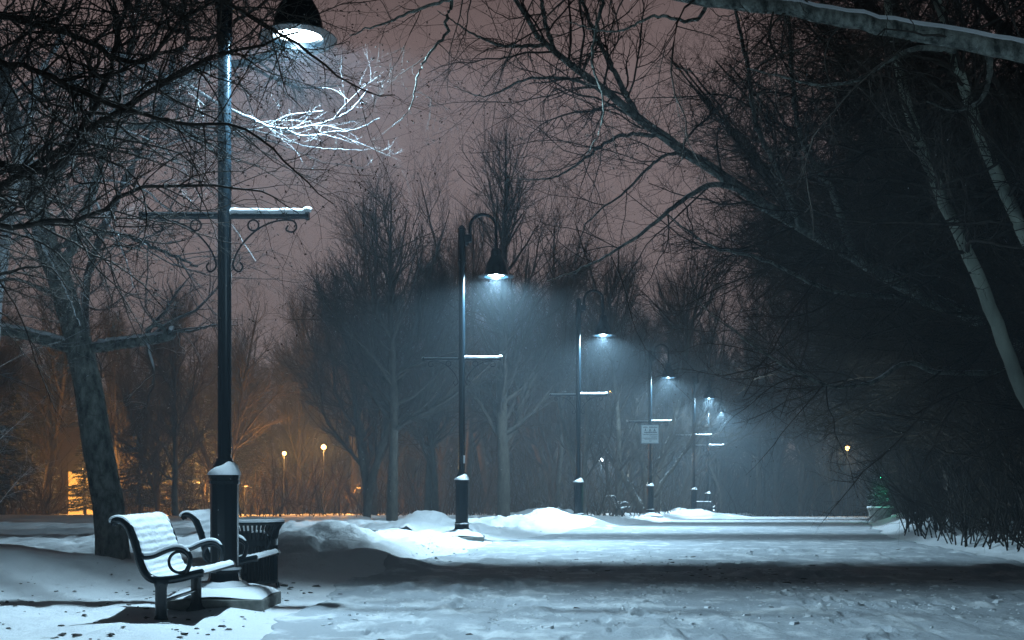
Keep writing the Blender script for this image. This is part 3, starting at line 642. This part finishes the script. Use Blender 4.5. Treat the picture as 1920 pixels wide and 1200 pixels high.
def make_lamp():
    r = empty('street_lamp')
    MB().box((0, 0, .01), (.93, .85, .22)).build('concrete_plinth', M_conc, r, bev=.012)
    MB().lathe([(.20, .118), (.265, .122), (.27, .17), (.25, .21), (.20, .235), (.165, .262), (.15, .30), (.148, .34), (.156, .345), (.156, .37), (.148, .375), (.148, .40), (.135, .41), (.135, 1.20), (.148, 1.205), (.15, 1.235), (.140, 1.24), (.140, 1.255), (.150, 1.26), (.152, 1.29), (.10, 1.40), (.082, 1.43), (.082, 1.45), (.066, 1.455), (.066, 1.5)], 12).build('base', M_metal, r, angle=25)
    MB().lathe([(.066, 1.49), (.064, 5.5)], 28).build('pole', M_metal, r)
    MB().lathe([(.066, 5.45), (.076, 5.56), (.078, 5.83), (.094, 5.835), (.094, 5.87), (.078, 5.875), (.082, 5.9), (.082, 6.5), (.088, 6.505), (.088, 6.54), (.07, 6.56), (.04, 6.60), (.012, 6.615)], 24).build('top_sleeve', M_metal, r)
    b = MB(); b.box((.13, 0, 6.33), (.17, .10, .17)); b.box((.10, 0, 6.22), (.10, .08, .06)); b.build('bracket', M_metal, r, bev=.015)
    R_ = .275; cx = .165 + R_
    pts = [(.165, 0, 6.36), (.165, 0, 6.5)] + [(cx - R_ * math.cos(a), 0, 6.56 + R_ * math.sin(a)) for a in np.linspace(0, math.pi, 16)] + [(cx + R_, 0, 6.3), (cx + R_, 0, 6.12)]
    MB().tube(pts, .035, 14).build('gooseneck', M_metal, r)
    hx = cx + R_
    sh = [(.03, 6.13), (.075, 6.12), (.105, 6.09), (.115, 6.05), (.115, 5.97), (.15, 5.90), (.205, 5.80), (.235, 5.70), (.248, 5.61), (.262, 5.565), (.30, 5.548), (.372, 5.540), (.378, 5.535), (.372, 5.530), (.25, 5.530), (.236, 5.58), (.2, 5.72), (.1, 5.90), (.02, 5.95)]
    shade = MB().lathe(sh, 36, (hx, 0, 0)).build('lamp_shade', M_metal, r)
    lens = MB().lathe([(.0, 5.575), (.12, 5.575), (.2, 5.58), (.228, 5.59), (.0, 5.62)], 32, (hx, 0, 0), caps=False).build('lens', M_lens, shade)
    for s in (-1, 1):
        b = MB(); b.tube([(s * .06, 0, 3.81), (s * .80, 0, 3.81)], .030, 14); b.tube([(s * .79, 0, 3.81), (s * .825, 0, 3.81)], .042, 14)
        arm = b.build('banner_arm', M_metal, r)
        b = MB()
        b.tube(spl([(s * .62, 0, 3.72), (s * .60, 0, 3.675), (s * .66, 0, 3.655), (s * .70, 0, 3.70), (s * .66, 0, 3.765), (s * .5, 0, 3.76), (s * .32, 0, 3.68), (s * .16, 0, 3.52), (s * .085, 0, 3.36), (s * .10, 0, 3.29), (s * .15, 0, 3.27), (s * .175, 0, 3.32), (s * .15, 0, 3.36)], 6), .009, 8)
        c = (s * .28, 0, 3.72); b.tube([(c[0] + .052 * math.cos(a), 0, c[2] + .052 * math.sin(a)) for a in np.linspace(0, 6.283, 20)], .009, 8)
        b.build('scroll', M_metal, arm)
        if s > 0:
            pts = [(.05, 0, 3.835), (.09, 0, 3.86), (.15, 0, 3.85), (.3, 0, 3.853), (.45, 0, 3.848), (.6, 0, 3.853), (.76, 0, 3.85), (.79, 0, 3.862), (.81, 0, 3.87), (.83, 0, 3.855)]
            MB().tube(spl(pts, 3), .036, 12).build('snow_cap', M_snowcap, arm)
        else:
            MB().tube([(-.08, 0, 3.832), (-.45, 0, 3.833), (-.8, 0, 3.832), (-.83, 0, 3.845)], .02, 10).build('snow_cap', M_snowcap, arm)
    # snow on the shoulder, higher on the right, and on the foot
    def skirt(name, rb, zb, rt, zt, lo, hi, th=.012, n=28):
        V = []; Fc = []; K = 5
        for j in range(K):
            for k in range(n):
                a = 2 * math.pi * k / n; top = lo + (hi - lo) * (.5 + .5 * math.cos(a + .5)) + .05 * math.sin(5 * a); q = j / (K - 1) * top
                rad = rb + (rt - rb) * q + (th if 0 < j < K - 1 else (.003 if j else .006)); V.append((rad * math.cos(a), rad * math.sin(a), zb + (zt - zb) * q + th * .6 * (0 < j < K - 1)))
        for j in range(K - 1):
            for k in range(n): Fc.append((j * n + k, j * n + (k + 1) % n, (j + 1) * n + (k + 1) % n, (j + 1) * n + k))
        m = MB(); m.add(V, Fc); return m.build(name, M_snowcap, r, angle=80)
    skirt('snow_cap', .152, 1.29, .09, 1.42, .12, 1.0)
    skirt('snow_cap', .27, .175, .165, .266, .85, 1.0)
    skirt('snow_cap', .155, .372, .148, .40, .2, .9, .006)
    V, Q = [], []
    nn = 16; xs_ = np.linspace(-.455, .455, nn); ys_ = np.linspace(-.415, .415, nn); XX, YY = np.meshgrid(xs_, ys_)
    ed = np.minimum(1, np.minimum(.455 - np.abs(XX), .415 - np.abs(YY)) / .08); rr_ = np.hypot(XX, YY)
    ZZ = .121 + .045 * ed ** .5 + .05 * np.exp(-((rr_ - .3) / .14) ** 2) + .02 * (fbm(XX * 6, YY * 6, 3, 4) - .5) * ed
    o = grid('snow_cap', XX, YY, ZZ, M_snowcap); o.parent = r
    return r, hx
lamp0, HX = make_lamp()
GL = 'curved-neck street lamps along the promenade'
#        px    Y     label, fore, aft, scale
LAMPS = [(421, 10.9, 'nearest street lamp between the two benches, its shade at the top edge', 62, 12, 1.15),
         (866, 23.4, 'second nearest street lamp, standing on a concrete pad beside the snow drifts', 49.5, 3, 2.4),
         (1084.5, 32.4, 'third nearest street lamp, its foot buried in a snow bank', 45, 3, 2.5),
         (1219, 43.9, 'street lamp carrying the white notice board', 42, 3, 2.5),
         (1301, 52.3, 'street lamp just beyond the signposted one, on a small snow mound', 42, 3, 2.5),
         (1327, 58.9, 'hazy street lamp behind a far bench, farthest right of the row', 42, 3, 2.5),
         (1207, 77.0, 'very distant street lamp hidden behind the notice board lamp', 44, 10, .9)]
for i, (px, y, lab, fo, af, sc) in enumerate(LAMPS):
    o = lamp0 if i == 0 else copy_tree(lamp0)
    x = (px - 960) / F * y
    zb = {0: .0, 1: .0, 2: -.03, 3: -.16, 4: -.34, 5: -.58, 6: -1.0}[i]
    o.location = (x, y, zb); tag(o, lab, 'street lamp', GL)
    L = lamp_light(fo, af, sc) if i < 0 else lamp_light(fo, af, sc, afloor=None if i == 0 else .30, sd=.16 if i == 0 else .5, wa=.36 if i == 0 else .2); L.data.shadow_soft_size = .04; L.parent = o; L.location = (HX, 0, 5.492)
# lamp added out of view behind the camera to light the right-hand trees
o = copy_tree(lamp0); o.location = (8.2, -1.5, 0); o.rotation_euler.z = math.pi; tag(o, 'unseen fill lamp added behind the viewer at the right of the promenade', 'street lamp', GL)
L = lamp_light(5, 5, .45, .005, sd=1.0, hz=1.0, su=.24); L.parent = o; L.location = (HX, 0, 5.492)

# sticker on the second lamp, notice board on the fourth
s2 = [o for o in bpy.data.objects if o.name.startswith('street_lamp') and abs(o.location.y - 23.4) < .1][0]
Mw, _, _ = mat('white sticker', (.7, .75, .78), .5)
MB().box((.052, -.045, 1.72), (.05, .006, .17), -math.radians(-50)).build('sticker', Mw, s2, smooth=False)

sb = empty('notice_board', (W(1218.5, 0, 43.8)[0], 43.78, 0)); tag(sb, 'white notice board with three pictograms and lines of dark lettering strapped to a lamp post', 'sign')
Mb, _, _ = mat('sign face', (.62, .68, .70), .6); Mk, _, _ = mat('sign ink', (.04, .06, .08), .7); Mf, _, _ = mat('sign edge', (.25, .3, .33), .6)
zc = EYE + (YH - 814) / F * 43.8
MB().box((0, .015, zc), (.70, .02, .74)).build('frame', Mf, sb, smooth=False)
MB().box((0, -.002, zc), (.64, .02, .68)).build('board', Mb, sb, smooth=False)
b = MB(); rs = random.Random(4)
def words_(z, h, spans):
    for a0, a1 in spans:
        xx = a0
        while xx < a1:
            ww = h * rs.uniform(.5, .8); b.box((xx + ww / 2, -.016, z), (ww, .004, h * rs.uniform(.8, 1))); xx += ww + h * .22
words_(zc + .27, .042, [(-.27, -.10), (-.04, .28)])
words_(zc + .065, .04, [(-.22, .24)])
words_(zc - .01, .026, [(-.26, -.05), (-.02, .08), (.10, .28)])
words_(zc - .075, .016, [(-.02, .28)]); words_(zc - .12, .016, [(.06, .28)]); words_(zc - .16, .018, [(-.28, .28)]); words_(zc - .2, .016, [(-.2, .28)]); words_(zc - .27, .03, [(-.03, .06)])
def pict(x, kind):
    b.box((x, -.016, zc + .205), (.026, .004, .026)); b.box((x, -.016, zc + .165), (.03, .004, .05))
    b.box((x - .02, -.016, zc + .13), (.014, .004, .05), Matrix.Rotation(.3, 3, 'Y')); b.box((x + .02, -.016, zc + .13), (.014, .004, .05), Matrix.Rotation(-.4, 3, 'Y'))
    if kind:
        for s_ in (-1, 1): b.tube([(x + s_ * .03 + .018 * math.cos(a), -.016, zc + .118 + .018 * math.sin(a)) for a in np.linspace(0, 6.28, 9)], .003, 4)
pict(-.18, 0); pict(0, 1); pict(.18, 1)
b.build('lettering', Mk, sb, smooth=False)
for z in (zc + .2, zc - .2): MB().lathe([(.073, z - .015), (.073, z + .015)], 20, (0, .12, 0)).build('strap', M_dark, sb)

# ------------------------------------------------------------------ benches
PROF = [(-.30, .822), (-.385, .83), (-.415, .862), (-.39, .888), (-.33, .885), (-.28, .84), (-.24, .755), (-.205, .65), (-.175, .53), (-.125, .43), (-.05, .385), (.06, .385), (.18, .405), (.29, .435), (.36, .447)]
def make_bench(length=1.05, ends=2):
    r = empty('bench')
    prof = spl([(a, 0, z) for a, z in PROF[2:]], 6)
    rad = .032
    for yy in (0, length):
        P_ = [(p.x, yy, p.z) for p in prof]
        n = len(P_); rr_ = [.020 + .014 * min(1, i / 8) for i in range(n)]; rr_[-1] = .024; rr_[0] = .02
        fr = MB().tube(P_, rr_, 14, flat=1.0)
        fr.tube([(-.412, yy, .852), (-.395, yy, .868), (-.37, yy, .87)], .026, 12)
        f = fr.build('side_frame', M_metal, r)
        # armrest with its ring
        a = MB(); a.tube(spl([(-.17, yy, .60), (-.14, yy, .575), (-.06, yy, .585), (.04, yy, .628), (.13, yy, .652), (.20, yy, .638), (.245, yy, .58), (.235, yy, .50), (.205, yy, .445)], 5), .021, 12)
        c = (.155, .535); a.tube([(c[0] + .088 * math.cos(t_), yy, c[1] + .088 * math.sin(t_)) for t_ in np.linspace(0, 6.283, 28)], .013, 10)
        ar = a.build('armrest', M_metal, r)
        MB().tube(spl([(-.15, yy, .60), (-.06, yy, .605), (.04, yy, .648), (.13, yy, .672), (.195, yy, .656), (.232, yy, .61)], 5), [.006] + [.019] * 24 + [.006], 10).build('snow_cap', M_snowcap, ar)
        MB().tube(spl([(-.43, yy, .868), (-.40, yy, .90), (-.34, yy, .908), (-.285, yy, .872), (-.245, yy, .79)], 4), [.01] + [.024] * 14 + [.018, .008], 10).build('snow_cap', M_snowcap, f)
        l = MB(); l.tube([(.0, yy, .39), (.0, yy, .355), (.0, yy, .32), (.0, yy, .09), (.0, yy, .05), (.0, yy, .025), (.0, yy, -.05)], [.10, .062, .05, .05, .062, .095, .10], 16, flat=.7)
        l.build('leg', M_metal, r)
    MB().tube([(0, 0, .2), (0, length, .2)], .016, 10).build('stretcher', M_metal, r)
    # slats along the profile
    full = spl([(a, 0, z) for a, z in PROF[3:]], 6); L = [0]
    for i in range(1, len(full)): L.append(L[-1] + (full[i] - full[i - 1]).length)
    tot = L[-1]; ns = 17; la = np.array(L); px_ = np.array([p.x for p in full]); pz_ = np.array([p.z for p in full])
    back, seat = MB(), MB()
    for k in range(ns):
        s0 = (k + .12) / ns * tot; s1 = (k + .88) / ns * tot
        a = np.array([np.interp(s0, la, px_), np.interp(s0, la, pz_)]); c = np.array([np.interp(s1, la, px_), np.interp(s1, la, pz_)])
        mid = (a + c) / 2; ang = math.atan2(-(c[1] - a[1]), c[0] - a[0])
        (back if mid[1] > .47 else seat).box((mid[0], length / 2, mid[1]), (np.hypot(*(c - a)), length - .03, .022), Matrix.Rotation(ang, 3, 'Y'))
    back.build('backrest', M_metal, r, smooth=False); seat.build('seat', M_metal, r, smooth=False)
    # snow lying over the slats
    def blanket(name, s_lo, s_hi, thick, ridge, seedn):
        ni, nj = 110, 60; S_ = np.linspace(s_lo * tot, s_hi * tot, ni); T_ = np.linspace(.018, length - .018, nj)
        x0 = np.interp(S_, la, px_); z0 = np.interp(S_, la, pz_); tx = np.gradient(x0); tz = np.gradient(z0); q = np.hypot(tx, tz); nx, nz = -tz / q, tx / q
        Sg, Tg = np.meshgrid(S_, T_, indexing='ij')
        ph = np.cos(2 * math.pi * (Sg / tot * ns + .12 * (fbm(Tg * 5, Sg * 9, 2, seedn + 5) - .5)))* (.35 + .9 * fbm(Tg * 6, Sg * 8, 2, seedn + 9)); th_ = thick * (1 - ridge * (.5 + .5 * ph)) + (fbm(Tg * 14, Sg * 22, 4, seedn) - .5) * .016 + (fbm(Tg * 60, Sg * 60, 2, seedn) - .5) * .006
        ed = np.minimum(1, np.minimum(np.minimum(Tg, length - Tg) / .035, np.minimum(Sg - S_[0], S_[-1] - Sg) / .03)); th_ = .008 + th_ * np.sqrt(np.clip(ed, 0, 1)) 
        hang = np.where(ed <= .01, -.012, 0)
        Xg = x0[:, None] + nx[:, None] * (th_ + hang); Zg = z0[:, None] + nz[:, None] * (th_ + hang)
        o = grid(name, Xg, Tg, Zg, M_snowcap); o.parent = r; return o
    blanket('snow_cover', 0.0, .60, .032, .24, 3); blanket('snow_cover', .60, 1.0, .034, .08, 6)
    return r
bench = make_bench()
bx = W(299, 0, 9.38)[0]
bench.location = (bx, 9.42, .01); tag(bench, 'nearest snow covered bench at the lower left, in front of the lamp post', 'bench', 'snow covered park benches')
for (px, y, z, s, lab, rz) in ((None, 11.42, .0, 1, 'snow covered bench directly behind the first lamp post, next to the bin', 0), (1166, 44.3, -.17, 1.0, 'far bench in shadow on dark ground left of the notice board', math.radians(6)), (1338, 58.2, -.60, 1.0, 'farthest hazy bench beside the last lamp of the row', math.radians(55))):
    o = copy_tree(bench); o.location = (bx if px is None else W(px, 0, y)[0], y, z); o.rotation_euler.z = rz; tag(o, lab, 'bench', 'snow covered park benches')

# ------------------------------------------------------------------ litter bin
bn = empty('litter_bin', (W(473, 0, 12.65)[0], 12.65, Hf(-3.0, 12.65) - .02)); tag(bn, 'round black slatted litter bin with a flared snow-edged rim behind the second bench', 'litter bin')
zt = EYE + (YH - 977) / F * 12.65 - bn.location.z
b = MB()
for k in range(40):
    a = 2 * math.pi * k / 40; ca, sa = math.cos(a), math.sin(a)
    pts = [(.27 * ca, .27 * sa, .06), (.27 * ca, .27 * sa, zt - .24), (.272 * ca, .272 * sa, zt - .19), (.29 * ca, .29 * sa, zt - .10), (.33 * ca, .33 * sa, zt - .03)]
    b.tube(pts, .0125, 6)
b.build('slat_cage', M_metal, bn)
MB().lathe([(.25, .05), (.285, .05), (.285, .09), (.25, .09)], 40, caps=False).build('bottom_ring', M_metal, bn)
MB().lathe([(.255, zt - .27), (.285, zt - .27), (.285, zt - .20), (.255, zt - .20)], 40, caps=False).build('belt', M_metal, bn)
MB().lathe([(.30, zt - .035), (.345, zt - .04), (.36, zt - .02), (.35, zt), (.31, zt)], 40, caps=False).build('rim', M_metal, bn)
MB().lathe([(.305, zt - .002), (.31, zt + .022), (.335, zt + .03), (.358, zt + .018), (.36, zt - .004)], 40, caps=False).build('snow_cap', M_snowcap, bn)
MB().lathe([(.0, .08), (.235, .08), (.235, zt - .12), (.228, zt - .12), (.22, .1), (0, .1)], 32, caps=False).build('liner', M_dark, bn)
b = MB()
for k in range(3):
    a = 2 * math.pi * k / 3 + .3; b.tube([(.27 * math.cos(a), .27 * math.sin(a), .06), (.30 * math.cos(a), .30 * math.sin(a), -.05)], .02, 8)
b.build('foot', M_metal, bn)

# ------------------------------------------------------------------ things on the snow
def scatter(name, n, fx, size, m, seed, label, thick=.5):
    rg = np.random.default_rng(seed); x, y = fx(rg, n); z = H(x, y); V = []; Q = []
    base = np.array([(-1, -1, 0), (1, -1, 0), (1, 1, 0), (-1, 1, 0), (-.6, -.6, 1), (.6, -.6, 1), (.6, .6, 1), (-.6, .6, 1)], dtype=float)
    q = np.array([(4, 5, 6, 7), (0, 1, 5, 4), (1, 2, 6, 5), (2, 3, 7, 6), (3, 0, 4, 7)])
    s = size * rg.lognormal(0, .5, n); a = rg.uniform(0, 6.28, n); asp = rg.uniform(.35, 1, n)
    B = base[None] * np.stack([s, s * asp, s * thick], 1)[:, None] * rg.uniform(.65, 1.3, (n, 8, 1))
    ca, sa = np.cos(a)[:, None], np.sin(a)[:, None]; X = B[..., 0] * ca - B[..., 1] * sa + x[:, None]; Yv = B[..., 0] * sa + B[..., 1] * ca + y[:, None]; Zv = B[..., 2] + z[:, None] + .004
    V = np.stack([X, Yv, Zv], -1).reshape(-1, 3); Q = (q[None] + 8 * np.arange(n)[:, None, None]).reshape(-1, 4)
    o = raw(name, V, Q, m, smooth=False); tag(o, label, kind='stuff'); return o
def near_left(rg, n): y = 8.2 + 5 * rg.random(n) ** 1.2; x = -2.2 - rg.random(n) * 3.2; return x, y
def patch(rg, n):
    c = rg.choice(3, n, p=[.5, .3, .2]); y = np.where(c == 0, rg.normal(16.3, .9, n), np.where(c == 1, rg.normal(14.8, .8, n), rg.uniform(8.5, 30, n))); x = np.where(c == 0, rg.normal(2.4, 1.1, n), np.where(c == 1, rg.normal(3.6, 1.6, n), rg.uniform(-2, 7.4, n))); return x, y
M_leaf, _, _ = mat('wet dead leaf', (.03, .026, .022), .8)
scatter('leaf_litter', 170, near_left, .016, M_leaf, 1, 'dead leaves and bark bits on the snow around the benches', .35)
scatter('path_debris', 1000, patch, .013, M_leaf, 2, 'dark leaf scraps and grit on the promenade', .3)
def clumps(rg, n):
    c = rg.random(n) < .75; cx = rg.uniform(-1.6, 5.2, n); y = np.where(c, rg.uniform(9.2, 13.8, n), rg.uniform(14, 21, n)); return cx, y
k_ = scatter('loose_snow', 2600, clumps, .011, M_snow, 3, 'loose clumps of snow kicked up on the promenade', .55)

# ------------------------------------------------------------------ far things
def pole_lamp(px, py, Y, label, m, col, power, rad=.16, post=True, halo=0):
    p = W(px, py, Y); gz = Hf(p[0], p[1]); r = empty('park_lamp', (p[0], p[1], gz)); tag(r, label, 'lamp'); h = p[2] - gz
    MB().lathe([(.05, -.1), (.035, .3), (.028, h - rad)], 12).build('post', M_dark, r)
    MB().lathe([(.05, h - rad), (rad, h - rad * .4), (rad, h + rad * .4), (.03, h + rad)], 16).build('globe', m, r)
    L = bpy.data.lights.new('globe_light', 'POINT'); L.energy = power; L.color = col; L.shadow_soft_size = rad * 1.3; o = bpy.data.objects.new('globe_light', L); COL.objects.link(o); o.parent = r; o.location = (0, -rad * 1.8, h)
    return r
SOD = (1.0, .42, .10)
pole_lamp(533, 850, 50, 'small orange park lamp, left one of the two glowing in the woods', M_sodium, SOD, 600, .085)
pole_lamp(607, 838, 48, 'brighter orange park lamp, right one of the two glowing in the woods', M_sodium, SOD, 1000, .105)
pole_lamp(1589, 840, 62, 'warm yellow lamp shining through twigs at the far right end', M_sodium, (1, .6, .25), 450, .11)
pole_lamp(1145, 735, 66, 'tiny dim orange lamp high behind the third street lamp', M_sodium, SOD, 120, .07)
pole_lamp(1127, 862, 56, 'small white lamp glinting among trees left of the far bench', M_whitebulb, (.8, .95, 1), 500, .11)
# the building behind the spruces
bd = empty('park_building', (W(90, 0, 64)[0], 64, Hf(-26, 64))); tag(bd, 'low brown building with an orange lit doorway behind the left trees', 'building')
Mwall = bark_mat('brown render', (.06, .035, .025), (.10, .06, .04), 1.5); zz = bd.location.z
x0 = W(-420, 0, 64)[0] - bd.location.x; xa = W(124, 0, 64)[0] - bd.location.x; xb = W(186, 0, 64)[0] - bd.location.x; x1 = W(330, 0, 64)[0] - bd.location.x; dh = EYE + (YH - 884) / F * 64 - zz
hw = 5.0
b = MB(); b.box(((x0 + xa) / 2, 2, hw / 2), (xa - x0, 4, hw)); b.box(((xb + x1) / 2, 2, hw / 2), (x1 - xb, 4, hw)); b.box(((xa + xb) / 2, 2, (dh + hw) / 2), (xb - xa - .004, 3.99, hw - dh)); b.build('wall', Mwall, bd, smooth=False)
MB().box(((x0 + x1) / 2, 2, hw + .15), (x1 - x0 + .8, 4.8, .3)).build('roof', M_dark, bd, smooth=False)
M_door = emis('lit room wall', (1.0, .42, .07), 1.9); MB().box(((xa + xb) / 2, .35, dh / 2), (xb - xa - .02, .1, dh - .01)).build('doorway', M_door, bd, smooth=False)
M_win = emis('dim window', (.6, .16, .04), .10); MB().box((W(78, 0, 64)[0] - bd.location.x, -.02, EYE + (YH - 820) / F * 64 - zz), (1.1, .04, 1.7)).build('window', M_win, bd, smooth=False)
def wall_lamp(px, py, Y, power, label):
    p = W(px, py, Y); gz = Hf(p[0], p[1]); r = empty('flood_lamp', (p[0], p[1], gz)); tag(r, label, 'lamp'); h = p[2] - gz
    MB().lathe([(.06, -.1), (.045, h)], 10).build('post', M_dark, r); MB().box((0, .05, h + .06), (.26, .2, .12)).build('housing', M_dark, r, bev=.02)
    L = bpy.data.lights.new('flood_light', 'POINT'); L.energy = power; L.color = SOD; L.shadow_soft_size = .1; o = bpy.data.objects.new('flood_light', L); COL.objects.link(o); o.parent = r; o.location = (0, 0, h - .12)
wall_lamp(290, 872, 50.5, 3600, 'orange flood lamp hidden behind the spruces beside the building')
wall_lamp(372, 905, 51, 800, 'low orange flood lamp deep in the spruces')
wall_lamp(158, 880, 57, 1300, 'orange lamp outside the lit doorway')
wall_lamp(35, 905, 53, 700, 'low orange lamp behind trunks at the far left edge')
wall_lamp(672, 915, 50, 350, 'orange lamp hidden behind trunks near the second street lamp')
wall_lamp(460, 912, 49, 700, 'orange lamp hidden behind trunks beside the first lamp post')

# green fairy-lit shrub in a round planter
pp = W(1650, 970, 40); gz = Hf(pp[0], 40)
pl = empty('planter', (pp[0], 40, gz)); tag(pl, 'round stone planter with snowy rim at the far right edge of the path', 'planter')
MB().lathe([(.34, -.1), (.40, .3), (.42, .42), (.46, .43), (.46, .5), (.36, .5), (.36, .46), (.0, .46)], 20, caps=False).build('bowl', M_conc, pl); MB().lathe([(.47, .495), (.44, .54), (.2, .53), (0, .54)], 20, caps=False).build('snow_cap', M_snowcap, pl)
sh = spruce(1.9, 66, 'small conifer strung with green lights standing in the planter'); sh.name = 'potted_conifer'; sh.location = (pp[0], 40, gz + .45); sh.scale = (.6, .6, .72)
b = MB(); rs = random.Random(8)
for k in range(70):
    z = rs.uniform(.1, 1.7); a = rs.uniform(0, 6.28); rad = (1.9 - z) * .22 + .05; c = (rad * math.cos(a), rad * math.sin(a), z); s_ = rs.uniform(.008, .02)
    b.lathe([(.001, -s_), (s_, 0), (.001, s_)], 6, c, caps=False)
b.build('fairy_lights', M_green, sh, smooth=False)
L = bpy.data.lights.new('fairy_glow', 'POINT'); L.energy = 25; L.color = (.05, 1, .5); L.shadow_soft_size = .3; o = bpy.data.objects.new('fairy_glow', L); COL.objects.link(o); o.parent = sh; o.location = (0, -.6, .9)

# snowflakes in the air
rg = np.random.default_rng(99); n = 9000; c = np.stack([rg.uniform(-9, 11, n), 4 + 30 * rg.random(n), rg.uniform(.3, 8.5, n)], 1); r_ = rg.uniform(.002, .0042, n)
d = norm(rg.normal(0, 1, (n, 4, 3))) * r_[:, None, None]; V = (c[:, None] + d).reshape(-1, 3); T = np.array([(0, 1, 2), (0, 2, 3), (0, 3, 1), (1, 3, 2)]); Q = (T[None] + 4 * np.arange(n)[:, None, None]).reshape(-1, 3)
tag(raw('falling_snow', V, Q, M_snowcap, smooth=False), 'fine snowflakes drifting in the lamplight', kind='stuff')

# ------------------------------------------------------------------ haze
hz = MB().box((0, 57, 9), (230, 185, 29)).build('haze', bpy.data.materials.new('haze'), smooth=False)
hm = hz.data.materials[0]; hm.use_nodes = True; t = hm.node_tree; t.nodes.clear(); out = t.nodes.new('ShaderNodeOutputMaterial'); pv = t.nodes.new('ShaderNodeVolumePrincipled')
pv.inputs['Color'].default_value = (.68, .86, 1.0, 1); pv.inputs['Density'].default_value = HAZE_DENSITY; pv.inputs['Anisotropy'].default_value = 0.0
t.links.new(pv.outputs[0], out.inputs['Volume']); tag(hz, 'thin snowy haze filling the air', kind='stuff')
